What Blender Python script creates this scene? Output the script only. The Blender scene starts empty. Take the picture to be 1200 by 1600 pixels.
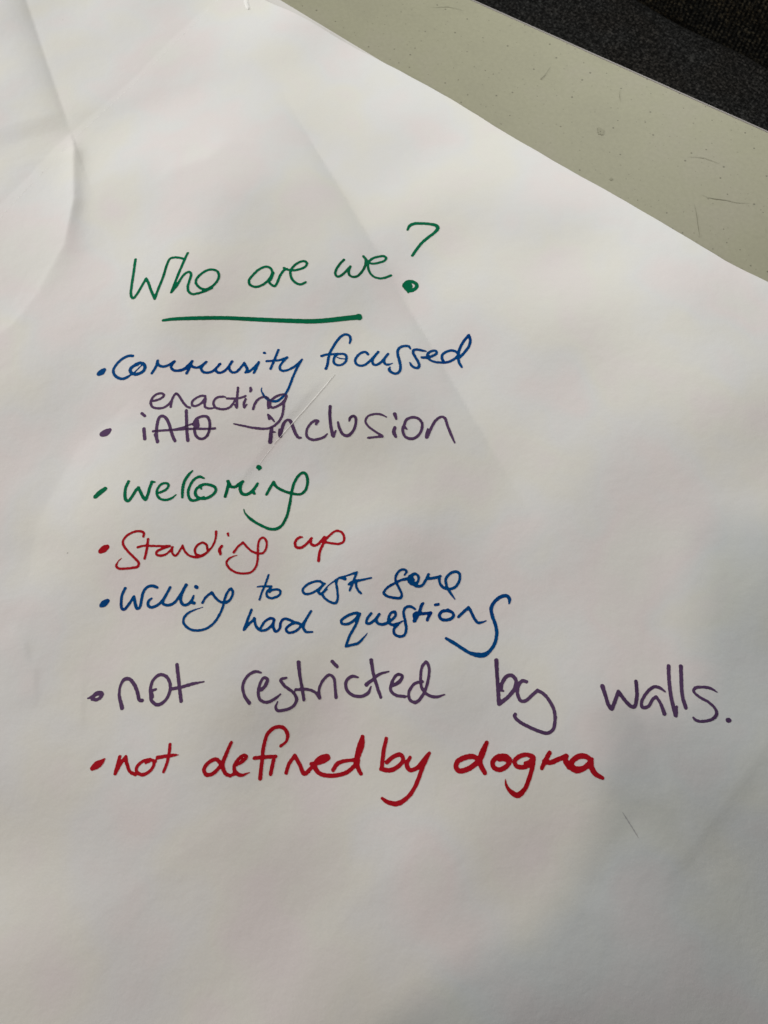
import bpy, bmesh, math
import numpy as np
from mathutils import Vector, noise as mnoise

# ------------------------------------------------------------------ camera
sc = bpy.context.scene
PITCH = math.radians(20); CAM_H = 0.45; FOC = 1155.0      # focal length in pixels of the 1200 x 1600 photograph
CAM = np.array([0.0, -CAM_H*math.tan(PITCH), CAM_H])
cam_d = bpy.data.cameras.new('camera'); cam = bpy.data.objects.new('camera', cam_d)
sc.collection.objects.link(cam); sc.camera = cam
cam.location = CAM; cam.rotation_euler = (PITCH, 0, 0)
cam_d.sensor_fit = 'VERTICAL'; cam_d.sensor_height = 36; cam_d.sensor_width = 27
cam_d.lens = 36*FOC/1600
cam_d.clip_start = 0.002; cam_d.clip_end = 50
cam_d.dof.use_dof = True; cam_d.dof.focus_distance = 0.475; cam_d.dof.aperture_fstop = 15

# ------------------------------------------------------------------ light
sc.view_settings.view_transform = 'Standard'; sc.view_settings.look = 'None'
sc.view_settings.exposure = 0.09; sc.view_settings.gamma = 1
world = bpy.data.worlds.new('World'); sc.world = world; world.use_nodes = True
bg = world.node_tree.nodes['Background']
bg.inputs[0].default_value = (0.97, 0.975, 1.0, 1); bg.inputs[1].default_value = 0.075

def lamp(name, loc, aim, power, col, shape, sx, sy=None):
    d = bpy.data.lights.new(name, 'AREA'); d.energy = power; d.color = col; d.shape = shape
    d.size = sx
    if sy: d.size_y = sy
    o = bpy.data.objects.new(name, d); sc.collection.objects.link(o)
    o.location = loc; o.rotation_euler = (Vector(aim)-Vector(loc)).to_track_quat('-Z', 'Y').to_euler()
    return o
lamp('window_light', (-1.75, 0.85, 0.62), (0.0, 0.15, 0), 27.0, (0.995, 1.0, 0.975), 'RECTANGLE', 0.6, 0.5)
lamp('fill_light', (0.40, 0.76, 0.56), (0.1, 0.17, 0), 4.1, (0.995, 1.0, 0.965), 'RECTANGLE', 0.30, 0.25)  # added unseen fill, placed to even out brightness across the sheet
LB = Vector((-0.37, -0.32, 1.0)).normalized()*2.3
lamp('ceiling_lamp', LB, (0, 0, 0), 8.2, (1.0, 0.80, 0.71), 'DISK', 0.11)

# ------------------------------------------------------------------ helpers
def spot(px, py, z=0.0):
    """where a point of the photograph lies on the level plane at height z"""
    px = np.asarray(px, float); py = np.asarray(py, float)
    x = (px-600)/FOC; y = (800-py)/FOC
    dy = math.sin(PITCH)+y*math.cos(PITCH); dz = y*math.sin(PITCH)-math.cos(PITCH)
    t = (z-CAM[2])/dz
    return x*t+CAM[0], dy*t+CAM[1]
def pt(px, py, z=0.0):
    a, b = spot(px, py, z); return np.array([float(a), float(b)])

def tag(o, label=None, cat=None, group=None, kind=None):
    if label: o['label'] = label
    if cat: o['category'] = cat
    if group: o['group'] = group
    if kind: o['kind'] = kind
    return o
def link(name, me, mat=None, parent=None, smooth=False):
    o = bpy.data.objects.new(name, me); sc.collection.objects.link(o)
    if mat: me.materials.append(mat)
    if parent: o.parent = parent
    if smooth: me.polygons.foreach_set('use_smooth', np.ones(len(me.polygons), bool))
    return o
def empty(name, loc):
    o = bpy.data.objects.new(name, None); o.location = loc; sc.collection.objects.link(o); return o
def np_mesh(name, V, Q):
    """quads (n,4) or triangles (n,3) from numpy arrays"""
    me = bpy.data.meshes.new(name); V = np.ascontiguousarray(V, np.float32); Q = np.ascontiguousarray(Q, np.int32)
    k = Q.shape[1]
    me.vertices.add(len(V)); me.vertices.foreach_set('co', V.ravel())
    me.loops.add(Q.size); me.loops.foreach_set('vertex_index', Q.ravel())
    me.polygons.add(len(Q)); me.polygons.foreach_set('loop_start', np.arange(0, Q.size, k, dtype=np.int32))
    me.update(calc_edges=True); return me

# ------------------------------------------------------------------ materials
def mat(name, rough=0.6, col=(0.8, 0.8, 0.8), spec=0.3):
    m = bpy.data.materials.new(name); m.use_nodes = True
    b = m.node_tree.nodes['Principled BSDF']
    b.inputs['Base Color'].default_value = (*col, 1); b.inputs['Roughness'].default_value = rough
    b.inputs['Specular IOR Level'].default_value = spec
    return m, m.node_tree.nodes, m.node_tree.links, b
def nd(N, kind, **kw):
    n = N.new('ShaderNode'+kind)
    for k, v in kw.items():
        if k in n.inputs: n.inputs[k].default_value = v
        else: setattr(n, k, v)
    return n
def ramp(N, stops, interp='LINEAR'):
    r = N.new('ShaderNodeValToRGB'); e = r.color_ramp.elements; r.color_ramp.interpolation = interp
    while len(e) < len(stops): e.new(0.5)
    for s, (p, c) in zip(e, stops):
        s.position = p; s.color = (*c, 1) if len(c) == 3 else c
    return r
def obj_coords(N): return N.new('ShaderNodeTexCoord').outputs['Object']
def mixc(N, L, fac, a, b, mode='MIX'):
    m = N.new('ShaderNodeMix'); m.data_type = 'RGBA'; m.blend_type = mode
    for s, v in ((0, fac), (6, a), (7, b)):
        if hasattr(v, 'is_linked') or hasattr(v, 'links'): L.new(v, m.inputs[s])
        elif s == 0: m.inputs[0].default_value = v
        else: m.inputs[s].default_value = (*v, 1)
    return m.outputs[2]

# paper: matt uncoated, fine fibre tone and tooth, with mottled light casts painted in
M_paper, N, L, b = mat('paper', 0.6, (0.8, 0.79, 0.77), 0.2)
co = obj_coords(N)
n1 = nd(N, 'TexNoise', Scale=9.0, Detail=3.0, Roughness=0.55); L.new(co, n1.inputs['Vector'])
r1 = ramp(N, [(0.34, (0.807, 0.771, 0.758)), (0.44, (0.80, 0.80, 0.745)), (0.52, (0.785, 0.795, 0.785)), (0.60, (0.81, 0.774, 0.764)), (0.70, (0.80, 0.80, 0.765))])  # pink, cream and bluish casts of mixed room light, painted into the colour
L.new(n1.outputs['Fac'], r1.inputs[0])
n2 = nd(N, 'TexNoise', Scale=900.0, Detail=3.0); L.new(co, n2.inputs['Vector'])
r2 = ramp(N, [(0.25, (0.965, 0.965, 0.965)), (0.75, (1.0, 1.0, 1.0))]); L.new(n2.outputs['Fac'], r2.inputs[0])
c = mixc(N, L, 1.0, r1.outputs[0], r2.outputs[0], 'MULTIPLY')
# tiny specks of dirt
v = nd(N, 'TexVoronoi', Scale=26.0); L.new(co, v.inputs['Vector'])
lt = nd(N, 'Math', operation='LESS_THAN'); L.new(v.outputs['Distance'], lt.inputs[0]); lt.inputs[1].default_value = 0.016
sep = N.new('ShaderNodeSeparateColor'); L.new(v.outputs['Color'], sep.inputs[0])
gt = nd(N, 'Math', operation='GREATER_THAN'); L.new(sep.outputs[0], gt.inputs[0]); gt.inputs[1].default_value = 0.72
mu = nd(N, 'Math', operation='MULTIPLY'); L.new(lt.outputs[0], mu.inputs[0]); L.new(gt.outputs[0], mu.inputs[1])
mu2 = nd(N, 'Math', operation='MULTIPLY'); L.new(mu.outputs[0], mu2.inputs[0]); mu2.inputs[1].default_value = 0.45
c = mixc(N, L, mu2.outputs[0], c, (0.22, 0.2, 0.19))
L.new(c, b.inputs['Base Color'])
n3 = nd(N, 'TexNoise', Scale=55.0, Detail=5.0, Roughness=0.6); L.new(co, n3.inputs['Vector'])
bu = nd(N, 'Bump', Strength=0.30, Distance=0.0012); L.new(n3.outputs['Fac'], bu.inputs['Height'])
bu2 = nd(N, 'Bump', Strength=0.25, Distance=0.0001); L.new(n2.outputs['Fac'], bu2.inputs['Height']); L.new(bu.outputs[0], bu2.inputs['Normal'])
L.new(bu2.outputs[0], b.inputs['Normal'])

M_under, *_ = mat('greyer_paper', 0.6, (0.70, 0.69, 0.66), 0.2)  # plain paper in a greyer tone than the written sheet
M_white, N, L, b = mat('worn_paper_fibre', 0.6, (0.88, 0.88, 0.85), 0.2)
M_smear, N, L, b = mat('grey_smear', 0.6, (0.52, 0.51, 0.50), 0.2)

def ink(name, pale, mid, dark):
    m, N, L, b = mat(name, 0.6, mid, 0.03)
    at = nd(N, 'Attribute', attribute_name='density')
    co = obj_coords(N)
    a = nd(N, 'TexNoise', Scale=260.0, Detail=3.0, Roughness=0.6); L.new(co, a.inputs['Vector'])
    a2 = nd(N, 'TexNoise', Scale=38.0, Detail=1.0); L.new(co, a2.inputs['Vector'])
    ad = nd(N, 'Math', operation='MULTIPLY_ADD'); L.new(a.outputs['Fac'], ad.inputs[0]); ad.inputs[1].default_value = 0.45; ad.inputs[2].default_value = -0.225
    ad2 = nd(N, 'Math', operation='MULTIPLY_ADD'); L.new(a2.outputs['Fac'], ad2.inputs[0]); ad2.inputs[1].default_value = 0.9; ad2.inputs[2].default_value = -0.45
    s = nd(N, 'Math', operation='ADD'); L.new(ad.outputs[0], s.inputs[0]); L.new(ad2.outputs[0], s.inputs[1])
    s2 = nd(N, 'Math', operation='ADD'); L.new(s.outputs[0], s2.inputs[0]); L.new(at.outputs['Fac'], s2.inputs[1])
    r = ramp(N, [(0.0, pale), (0.42, mid), (0.95, dark)]); L.new(s2.outputs[0], r.inputs[0])
    L.new(r.outputs[0], b.inputs['Base Color'])
    return m
def srgb(r, g, b_, k=0.98):
    f = lambda c: ((c/255+0.055)/1.055)**2.4 if c > 10 else c/255/12.92
    return tuple(f(c)*k for c in (r, g, b_))
INKS = {'green': ink('green_marker_ink', srgb(4, 110, 74), srgb(0, 78, 46), srgb(0, 48, 29)),
        'blue': ink('blue_marker_ink', srgb(1, 74, 136), srgb(1, 38, 118), srgb(1, 13, 88)),
        'red': ink('red_marker_ink', srgb(176, 24, 38), srgb(156, 5, 14), srgb(122, 2, 5)),
        'purple': ink('purple_marker_ink', srgb(92, 68, 104), srgb(56, 37, 70), srgb(31, 20, 40))}

# table top: beige laminate with dark flecks and faint stains
M_table, N, L, b = mat('beige_laminate', 0.6, (0.42, 0.41, 0.28), 0.2)
co = obj_coords(N)
n1 = nd(N, 'TexNoise', Scale=14.0, Detail=4.0, Roughness=0.6); L.new(co, n1.inputs['Vector'])
r1 = ramp(N, [(0.3, (0.325, 0.320, 0.232)), (0.5, (0.342, 0.338, 0.242)), (0.7, (0.348, 0.338, 0.255))]); L.new(n1.outputs['Fac'], r1.inputs[0])
n2 = nd(N, 'TexNoise', Scale=300.0, Detail=3.0, Roughness=0.7); L.new(co, n2.inputs['Vector'])
r2 = ramp(N, [(0.3, (0.93, 0.93, 0.93)), (0.7, (1.03, 1.03, 1.03))]); L.new(n2.outputs['Fac'], r2.inputs[0])
c = mixc(N, L, 1.0, r1.outputs[0], r2.outputs[0], 'MULTIPLY')
def flecks(c, scale, size, keep, depth, dark):
    v = nd(N, 'TexVoronoi', Scale=scale); v.voronoi_dimensions = '2D'; L.new(co, v.inputs['Vector'])
    sep = N.new('ShaderNodeSeparateColor'); L.new(v.outputs['Color'], sep.inputs[0])
    sz = nd(N, 'Math', operation='MULTIPLY'); L.new(sep.outputs[1], sz.inputs[0]); sz.inputs[1].default_value = size
    lt = nd(N, 'Math', operation='SUBTRACT'); L.new(sz.outputs[0], lt.inputs[0]); L.new(v.outputs['Distance'], lt.inputs[1])
    sh = nd(N, 'Math', operation='MULTIPLY', use_clamp=True); L.new(lt.outputs[0], sh.inputs[0]); sh.inputs[1].default_value = 40.0
    gt = nd(N, 'Math', operation='GREATER_THAN'); L.new(sep.outputs[0], gt.inputs[0]); gt.inputs[1].default_value = keep
    mu = nd(N, 'Math', operation='MULTIPLY'); L.new(sh.outputs[0], mu.inputs[0]); L.new(gt.outputs[0], mu.inputs[1])
    mu2 = nd(N, 'Math', operation='MULTIPLY'); L.new(mu.outputs[0], mu2.inputs[0]); mu2.inputs[1].default_value = depth
    return mixc(N, L, mu2.outputs[0], c, dark)
c = flecks(c, 95.0, 0.095, 0.50, 0.7, (0.10, 0.095, 0.07))
c = flecks(c, 210.0, 0.16, 0.80, 0.35, (0.14, 0.13, 0.10))
st = nd(N, 'TexNoise', Scale=34.0, Detail=6.0, Roughness=0.75, Distortion=1.0); L.new(co, st.inputs['Vector'])
rs = ramp(N, [(0.60, (0, 0, 0)), (0.74, (1, 1, 1))]); L.new(st.outputs['Fac'], rs.inputs[0])
ms = nd(N, 'Math', operation='MULTIPLY'); L.new(rs.outputs[0], ms.inputs[0]); ms.inputs[1].default_value = 0.28
c = mixc(N, L, ms.outputs[0], c, (0.20, 0.195, 0.15))
L.new(c, b.inputs['Base Color'])
bu = nd(N, 'Bump', Strength=0.15, Distance=0.0003); L.new(n2.outputs['Fac'], bu.inputs['Height']); L.new(bu.outputs[0], b.inputs['Normal'])
M_edge, *_ = mat('edge_band_plastic', 0.5, (0.30, 0.285, 0.27), 0.2)
M_scratch, *_ = mat('scratch_dirt', 0.6, (0.24, 0.235, 0.17), 0.2)
M_stain, *_ = mat('stain_dirt', 0.6, (0.275, 0.27, 0.19), 0.2)
M_metal, *_ = mat('dark_metal', 0.4, (0.05, 0.05, 0.055), 0.5)

def fabric(name, base, fleck, warm, scale):
    m, N, L, b = mat(name, 0.95, base, 0.1)
    co = obj_coords(N)
    mp = N.new('ShaderNodeMapping'); L.new(co, mp.inputs['Vector'])
    mp.inputs['Scale'].default_value = (scale, scale*0.55, scale)
    a = nd(N, 'TexNoise', Scale=1.0, Detail=2.0, Roughness=0.7); L.new(mp.outputs[0], a.inputs['Vector'])
    mp2 = N.new('ShaderNodeMapping'); L.new(co, mp2.inputs['Vector']); mp2.inputs['Scale'].default_value = (scale*0.5, scale*1.1, scale)
    a2 = nd(N, 'TexNoise', Scale=1.0, Detail=2.0, Roughness=0.7); L.new(mp2.outputs[0], a2.inputs['Vector'])
    mx = nd(N, 'Math', operation='MULTIPLY'); L.new(a.outputs['Fac'], mx.inputs[0]); L.new(a2.outputs['Fac'], mx.inputs[1])
    r = ramp(N, [(0.18, tuple(x*0.25 for x in base)), (0.27, base), (0.38, fleck)]); L.new(mx.outputs[0], r.inputs[0])
    p = nd(N, 'TexNoise', Scale=14.0, Detail=2.0); L.new(co, p.inputs['Vector'])
    rp = ramp(N, [(0.42, (1, 1, 1)), (0.62, warm)]); L.new(p.outputs['Fac'], rp.inputs[0])
    L.new(mixc(N, L, 1.0, r.outputs[0], rp.outputs[0], 'MULTIPLY'), b.inputs['Base Color'])
    w1 = nd(N, 'TexWave', Scale=scale*0.16); w1.bands_direction = 'X'; L.new(co, w1.inputs['Vector'])
    w2 = nd(N, 'TexWave', Scale=scale*0.16); w2.bands_direction = 'Y'; L.new(co, w2.inputs['Vector'])
    ad = nd(N, 'Math', operation='MAXIMUM'); L.new(w1.outputs['Fac'], ad.inputs[0]); L.new(w2.outputs['Fac'], ad.inputs[1])
    ad2 = nd(N, 'Math', operation='ADD'); L.new(ad.outputs[0], ad2.inputs[0]); L.new(mx.outputs[0], ad2.inputs[1])
    bu = nd(N, 'Bump', Strength=0.9, Distance=0.0012); L.new(ad2.outputs[0], bu.inputs['Height']); L.new(bu.outputs[0], b.inputs['Normal'])
    return m
M_seat = fabric('charcoal_wool_fabric', (0.0165, 0.0168, 0.0165), (0.052, 0.052, 0.050), (0.95, 0.88, 0.82), 360.0)
M_back = fabric('black_tweed_fabric', (0.010, 0.010, 0.009), (0.060, 0.052, 0.035), (1.0, 0.85, 0.65), 330.0)
M_carpet = fabric('grey_carpet', (0.07, 0.07, 0.072), (0.14, 0.14, 0.14), (0.9, 0.9, 0.9), 300.0)

# ------------------------------------------------------------------ the shape of the paper
E0 = pt(600, 100); E1 = pt(1200, 445)
U = (E1-E0)/np.linalg.norm(E1-E0); VV = np.array([U[1], -U[0]])
if VV[1] > 0: VV = -VV                                     # U runs along the far edge, VV runs across the sheet towards the viewer
def uv(x, y):
    dx = x-E0[0]; dy = y-E0[1]; return dx*U[0]+dy*U[1], dx*VV[0]+dy*VV[1]
def line_info(X, Y, pts):
    """signed distance to a polyline (positive on its left) and the fraction along it"""
    best = np.full(X.shape, 1e9); sgn = np.ones(X.shape); frac = np.zeros(X.shape)
    P = np.array([pt(*p) for p in pts]); seg = np.linalg.norm(P[1:]-P[:-1], axis=1); tot = seg.sum(); acc = 0
    for i in range(len(P)-1):
        a = P[i]; d = (P[i+1]-a)/seg[i]
        t = np.clip((X-a[0])*d[0]+(Y-a[1])*d[1], 0, seg[i])
        rx = X-a[0]-t*d[0]; ry = Y-a[1]-t*d[1]; dd = np.hypot(rx, ry)
        m = dd < best
        best = np.where(m, dd, best); sgn = np.where(m, np.sign(d[0]*ry-d[1]*rx), sgn); frac = np.where(m, (acc+t)/tot, frac)
        acc += seg[i]
    return best*np.where(sgn == 0, 1, sgn), frac
def sstep(x, a, b):
    t = np.clip((x-a)/(b-a), 0, 1); return t*t*(3-2*t)
rng = np.random.RandomState(7)
WAVES = []
for k in range(26):
    lam = math.exp(rng.uniform(math.log(0.06), math.log(0.30))); th = rng.uniform(0, math.pi)
    WAVES.append((2*math.pi/lam*math.cos(th), 2*math.pi/lam*math.sin(th), rng.uniform(0, 6.28), 0.0024*lam))
def H(X, Y):
    X = np.asarray(X, float); Y = np.asarray(Y, float)
    u, v = uv(X, Y)
    z = np.full(X.shape, 0.006)
    w = np.zeros(X.shape)
    for kx, ky, ph, am in WAVES: w += am*np.sin(kx*X+ky*Y+ph+0.8*np.sin(9*Y+5*X+ph))
    z += w
    # binding fold with its perforation: a shallow valley
    d, f = line_info(X, Y, [(560, -220), (340, 0), (212, 128), (118, 215), (60, 280), (0, 340), (-160, 500)])
    z += -0.0003*np.exp(-np.abs(d)/0.010) + 0.014*np.clip(-d, 0, 0.10)
    # buckle beyond the fold: a raised flap falling steeply to a sharp crease
    d, f = line_info(X, Y, [(30, -60), (42, 0), (75, 100), (115, 215)])
    s = -d; fade = 1-sstep(f, 0.90, 1.0)*0.75; sp_ = np.clip(s, 0, None)
    z += fade*np.where(s > 0, 0.0024*(sp_/0.020)*np.exp(1-sp_/0.020), 0.0011*(1-np.exp(-np.abs(s)/0.022))*np.exp(-np.abs(s)/0.10))
    # buckle on this side: a ridge with a steep right flank
    d, f = line_info(X, Y, [(117, 218), (123, 250), (126, 330), (112, 400), (72, 470), (30, 520), (-30, 560)])
    am = 0.0030*sstep(f, 0.0, 0.14)*(1-0.5*sstep(f, 0.4, 0.75)); s = d       # left of the downward line = right-hand side on the table
    wl = 0.012+0.02*f; wr = 0.0060+0.020*sstep(f, 0.35, 0.8)
    z += am*np.where(s < 0, np.exp(-np.abs(s)/wl), np.exp(-(np.abs(s)/wr)**1.5))
    # long soft fold down the middle: the paper left of it falls towards the crease
    A0 = pt(464, 190); A1 = pt(824, 800); AL = np.linalg.norm(A1-A0); AD = (A1-A0)/AL
    f = ((X-A0[0])*AD[0]+(Y-A0[1])*AD[1])/AL
    s = (X-A0[0])*AD[1]-(Y-A0[1])*AD[0]; sc_ = np.clip(s, 0, None)
    am = 0.0230*sstep(f, -0.20, 0.26)*np.clip(1-f/1.15, 0, 1)**1.2
    z += am*np.where(s > 0, (1-np.exp(-sc_/0.065))*np.exp(-(sc_/0.22)**2), 0.0)
    z += 0.0045*sstep(f, 0.0, 0.2)*(1-sstep(f, 0.7, 1.1))*np.where(s > 0, (1-np.exp(-sc_/0.016))*np.exp(-sc_/0.08), 0.0)
    d, f = line_info(X, Y, [(450, 190), (400, 260), (330, 400), (230, 620), (180, 800)])
    z += 0.0030*np.exp(-(d/0.035)**2)*sstep(f, 0, .3)*(1-sstep(f, .6, 1))
    # small kinks
    for pts_, a_, wl, wr, sg in (([(24, 972), (32, 990), (43, 1008), (46, 1034), (57, 1050), (59, 1085), (62, 1110)], 0.0004, 0.016, 0.0024, 1),
                        ([(124, 1055), (133, 1078), (131, 1110), (135, 1150)], 0.0002, 0.008, 0.0014, 1),
                        ([(985, 1150), (1010, 1200), (1100, 1380), (1160, 1480), (1210, 1590)], 0.0004, 0.03, 0.006, -1),
                        ([(1215, 1125), (1170, 1185), (1090, 1300), (1010, 1400)], 0.0004, 0.03, 0.006, 1),
                        ([(975, 1080), (1000, 1140), (1040, 1250)], 0.0003, 0.02, 0.006, -1),
                        ([(520, 590), (430, 690), (398, 735), (350, 800)], 0.0004, 0.02, 0.004, 1),
                        ([(250, 620), (130, 700), (60, 830), (40, 960)], 0.0020, 0.03, 0.03, -1),
                        ([(700, 1290), (560, 1400), (450, 1560)], 0.0012, 0.03, 0.03, 1),
                        ([(420, 1240), (250, 1360), (90, 1480)], 0.0012, 0.03, 0.025, 1),
                        ([(380, 230), (330, 280), (250, 300)], 0.0008, 0.012, 0.012, 1),
                        ([(1010, 1240), (950, 1330), (900, 1420)], 0.0010, 0.03, 0.02, -1)):
        d, f = line_info(X, Y, pts_)
        env = sstep(f, 0, 0.25)*(1-sstep(f, 0.75, 1.0))
        z += sg*a_*env*np.where(d < 0, np.exp(-(np.abs(d)/wl)**1.5), np.exp(-(np.abs(d)/wr)**1.5))
    # the far edge lies nearly flat, lifting here and there
    near = np.exp(-np.clip(v, 0, None)/0.035)
    z = z*(1-near)+near*(0.0016+0.0006*np.sin(u*19+1.0)+0.0003*np.sin(u*47)+0.0060*np.exp(-((u+0.085)/0.040)**2))
    return np.clip(z, 0.0007, None)
def on_paper(px, py):
    """photo point -> point of the paper's surface"""
    x, y = spot(px, py)
    for _ in range(5):
        z = H(x, y); xs = (np.asarray(px, float)-600)/FOC; ys = (800-np.asarray(py, float))/FOC
        dy = math.sin(PITCH)+ys*math.cos(PITCH); dz = ys*math.sin(PITCH)-math.cos(PITCH); t = (z-CAM[2])/dz
        x = xs*t+CAM[0]; y = dy*t+CAM[1]
    return x, y

# ------------------------------------------------------------------ pen strokes, read off the photo: x,y[,width] in its enlarged crops
CROPS = {
 'A':(180,330,4),'B':(440,330,4),
 'C1':(140,540,8),'C2':(280,540,8),'C3':(380,540,8),'C4':(490,510,8),'C5':(600,510,8),
 'C6':(150,600,5.714),'C7':(340,600,8),'C8':(470,620,4.8),
 'D1':(140,720,5.714),'D2':(340,720,8),'D3':(140,820,5.714),'D4':(330,820,5.4545),
 'D5':(150,890,5.217),'D6':(360,880,5),'D7':(520,880,5.714),'D8':(640,910,7.0588),
 'H':(120,1020,4),'I':(360,1020,3.3333),'J':(700,1020,4),'K':(900,1020,4),'P':(0,0,1)}
# name, ink, label, strokes: (crop, width in crop px, points "x,y[,w]"; "|" = corner)
W = []
def word_data(name, ink, label, *st): W.append((name, ink, label, st))
word_data('word','green','green handwritten word Who in the heading',
 ('A',17,'127,302 116,380 102,470 98,515 103,538 113,544 128,530 165,470 193,421 | 193,421 206,445 228,505 247,546,19 | 247,546,18 272,480 300,410 325,330 342,298 365,290 400,291 427,298'),
 ('A',17,'453,262 428,315 390,405 365,470 351,507 | 351,507 385,465 425,402 450,382 466,381 474,395 464,435 454,475 460,503 482,518 515,514 560,500 605,480'),
 ('A',17,'560,491 528,478 505,450 508,425 540,390 580,368 615,366 640,378 649,405 635,440 605,470 570,488 545,488'))
word_data('word','green','green handwritten word are in the heading',
 ('A',17,'985,388 972,358 948,347 905,360 862,398 836,435 843,460 875,473 915,464 950,438 972,410 985,388,24 | 985,388,24 970,425,22 962,440 975,458 998,468 1010,452 1030,405 1058,366 1075,362'),
 ('B',17,'15,355 40,366 70,370 115,362 150,345 158,325 145,313 118,316 85,335 60,365 55,392 68,428 95,452 122,457 150,444'))
word_data('word','green','green handwritten word we in the heading',
 ('B',17,'390,303 365,330 342,365 336,393 347,408 368,405 400,378 430,345 | 430,345 421,370 424,398 445,411 475,405 505,375 524,335 526,305 513,283,20 | 513,283 528,300 540,320 570,328 610,322 645,308 654,292 640,282 608,284 570,296 545,318 540,345 550,380 575,408 610,420 650,415 683,402'))
word_data('question_mark','green','green handwritten question mark',
 ('B',20,'787,117,14 800,92 832,78,22 870,77 920,80 965,90,24 977,106,24 955,135 915,165 875,200 845,238 817,278,18'),
 ('B',24,'792,508,12 780,485 765,465 785,443 810,440 838,452 845,470 830,488 805,495,30 790,480 800,455 808,470'))
word_data('underline','green','thick green line under the heading',
 ('A',22,'300,682,18 345,676 430,671,26 550,668,28 700,668,28 850,675,30 1000,682,31 1150,687,33 1250,688,33 1340,681,34 1440,670,36 1500,664,38 1525,664,40'),
 ('B',30,'478,655 488,652,24 486,672,24'))
word_data('bullet','blue','blue bullet before Community',('C1',70,'120,350,62 150,332,78 182,305,52'))
word_data('word','blue','blue handwritten word Community',
 ('C1',36,'540,130 495,128 420,160 345,225 298,305 308,360 355,402 415,415 470,395 515,365,22'),
 ('C1',42,'600,235,44 545,258 508,300 520,340 565,358 620,350 675,315 692,270 675,230 630,218 575,238,46'),
 ('C1',18,'552,345 600,295 645,252'),
 ('C1',36,'852,190 835,250 808,300 778,345 | 848,215 870,248 910,262 960,255 1020,225 1060,198 | 1060,198 1028,240 1020,275 1050,308 1100,315 1160,305 1205,285'),
 ('C2',36,'0,310 60,290 110,250 162,195 | 162,195 140,250 115,305 93,345,40 | 150,240 170,265 225,275 280,250 338,205 | 338,205 290,255 275,290 300,330 350,338 410,325 460,285 508,232,40 | 508,232 470,275 455,300 480,335 520,338 575,310 620,260 660,200,40 | 660,200 625,260 630,300 665,335 712,330 765,280 812,218,32 | 812,218 835,260 850,295 830,335,34 | 830,335 870,325 930,280 995,208,30 | 995,208 970,265 950,310 935,340,34'),
 ('C2',34,'1060,90 1070,93'),
 ('C3',34,'440,55 412,125 375,215 343,290'),
 ('C3',34,'295,195 370,190 450,182 505,165 550,148 | 550,148 500,200 462,255 460,295 490,315 550,308 620,275 680,230 735,175,28 | 735,175,30 690,250 640,350 600,450 565,540 530,600 480,655 430,690,38 380,697 320,680 270,640,34 238,590,22 226,550,16 232,528,12'))
word_data('word','blue','blue handwritten word focussed',
 ('C4',36,'450,212,26 462,165 450,120 400,100 345,125 290,185 240,265 200,340 180,430 170,490 153,528,40'),
 ('C4',34,'100,370,38 160,352 240,348 320,343 390,350 412,385 400,440 355,478 300,485 258,460 252,415 270,370 300,350'),
 ('C4',18,'298,388 335,402 380,405'),
 ('C4',36,'680,350 655,322 610,325 560,358 522,415 530,465 575,490 630,485 690,445 750,385 808,320 | 808,320 755,385 735,430 745,470 780,482 840,450 890,395 930,345 | 930,345 890,400 880,435 895,470 930,478 965,470,20 988,460,10'),
 ('C5',38,'330,280,22 310,250 265,245 210,258 175,295 172,350 190,420 205,490 200,550 165,587 115,585 75,560 65,530 78,508,14'),
 ('C5',38,'520,310,26 470,300 410,290 370,300 366,335 395,390 425,440 440,490 425,518 385,515 345,490 325,455,22'),
 ('C5',36,'472,388 540,390,44 610,368 655,340 650,310 600,308 555,335 545,375,44 570,415 630,443 710,452 790,448 860,420 915,375 925,345 890,312 835,302 775,320 730,355 724,400 745,440'),
 ('C5',38,'925,345 950,270 1000,180 1060,110 | 1060,110,34 1078,170 1065,240 1010,320 950,385 | 930,330,44 930,400 940,455 972,508,32'))
word_data('word','purple','purple handwritten word enacting squeezed in above the crossed out word',
 ('C6',22,'497,152 540,145 590,122 607,98 585,83 540,92 500,130 488,170 505,205 555,217 610,208 655,175 680,140 | 668,205 672,170 690,115 715,85 740,105 775,160 810,200 838,212'),
 ('C6',22,'975,110 945,105 895,125 858,160 862,192 895,195 940,170 972,130 | 975,108 978,150 970,175 975,205 1010,218 1050,213,16'),
 ('C7',32,'98,162,20 60,158 -5,170 -40,200 -52,245 -30,290 30,312 100,312 160,285 205,225,30 218,200 | 255,45 250,100 242,200 240,290,36 | 240,295 222,265'),
 ('C7',30,'118,182 180,182 260,178 330,158 350,150'),
 ('C7',36,'350,190,32 330,240 335,290 | 335,290 365,255,20'),
 ('C7',36,'412,50 418,80 410,90'),
 ('C7',34,'445,312 460,260 500,200 550,168,30 600,162 630,185 632,250 635,300,34'),
 ('C7',34,'860,145,36 830,130,28 770,140 710,170 660,215 | 660,215 655,270 680,295 730,285 790,250 845,195,32 | 860,160,34 830,240 822,320 805,400 765,470 710,520 650,550,30 580,560 500,555 420,545,30 330,525,28 255,510,24 205,498,18'))
word_data('crossed_out_word','purple','purple word into struck through with a line',
 ('C6',26,'408,262 435,285'),('C6',30,'428,400 432,450 437,490'),
 ('C6',28,'525,450,22 540,480 550,515,32 | 545,505 540,440 545,370 565,300 590,285 620,300 650,350 670,420 690,480 705,508'),
 ('C6',28,'806,238 808,330 812,430 820,505,32'),
 ('C6',26,'900,330,40 905,375,44 | 870,360,30 900,310 955,288 995,295 1015,340 1010,420 980,475 935,490 895,465 880,410 885,360'))
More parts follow.
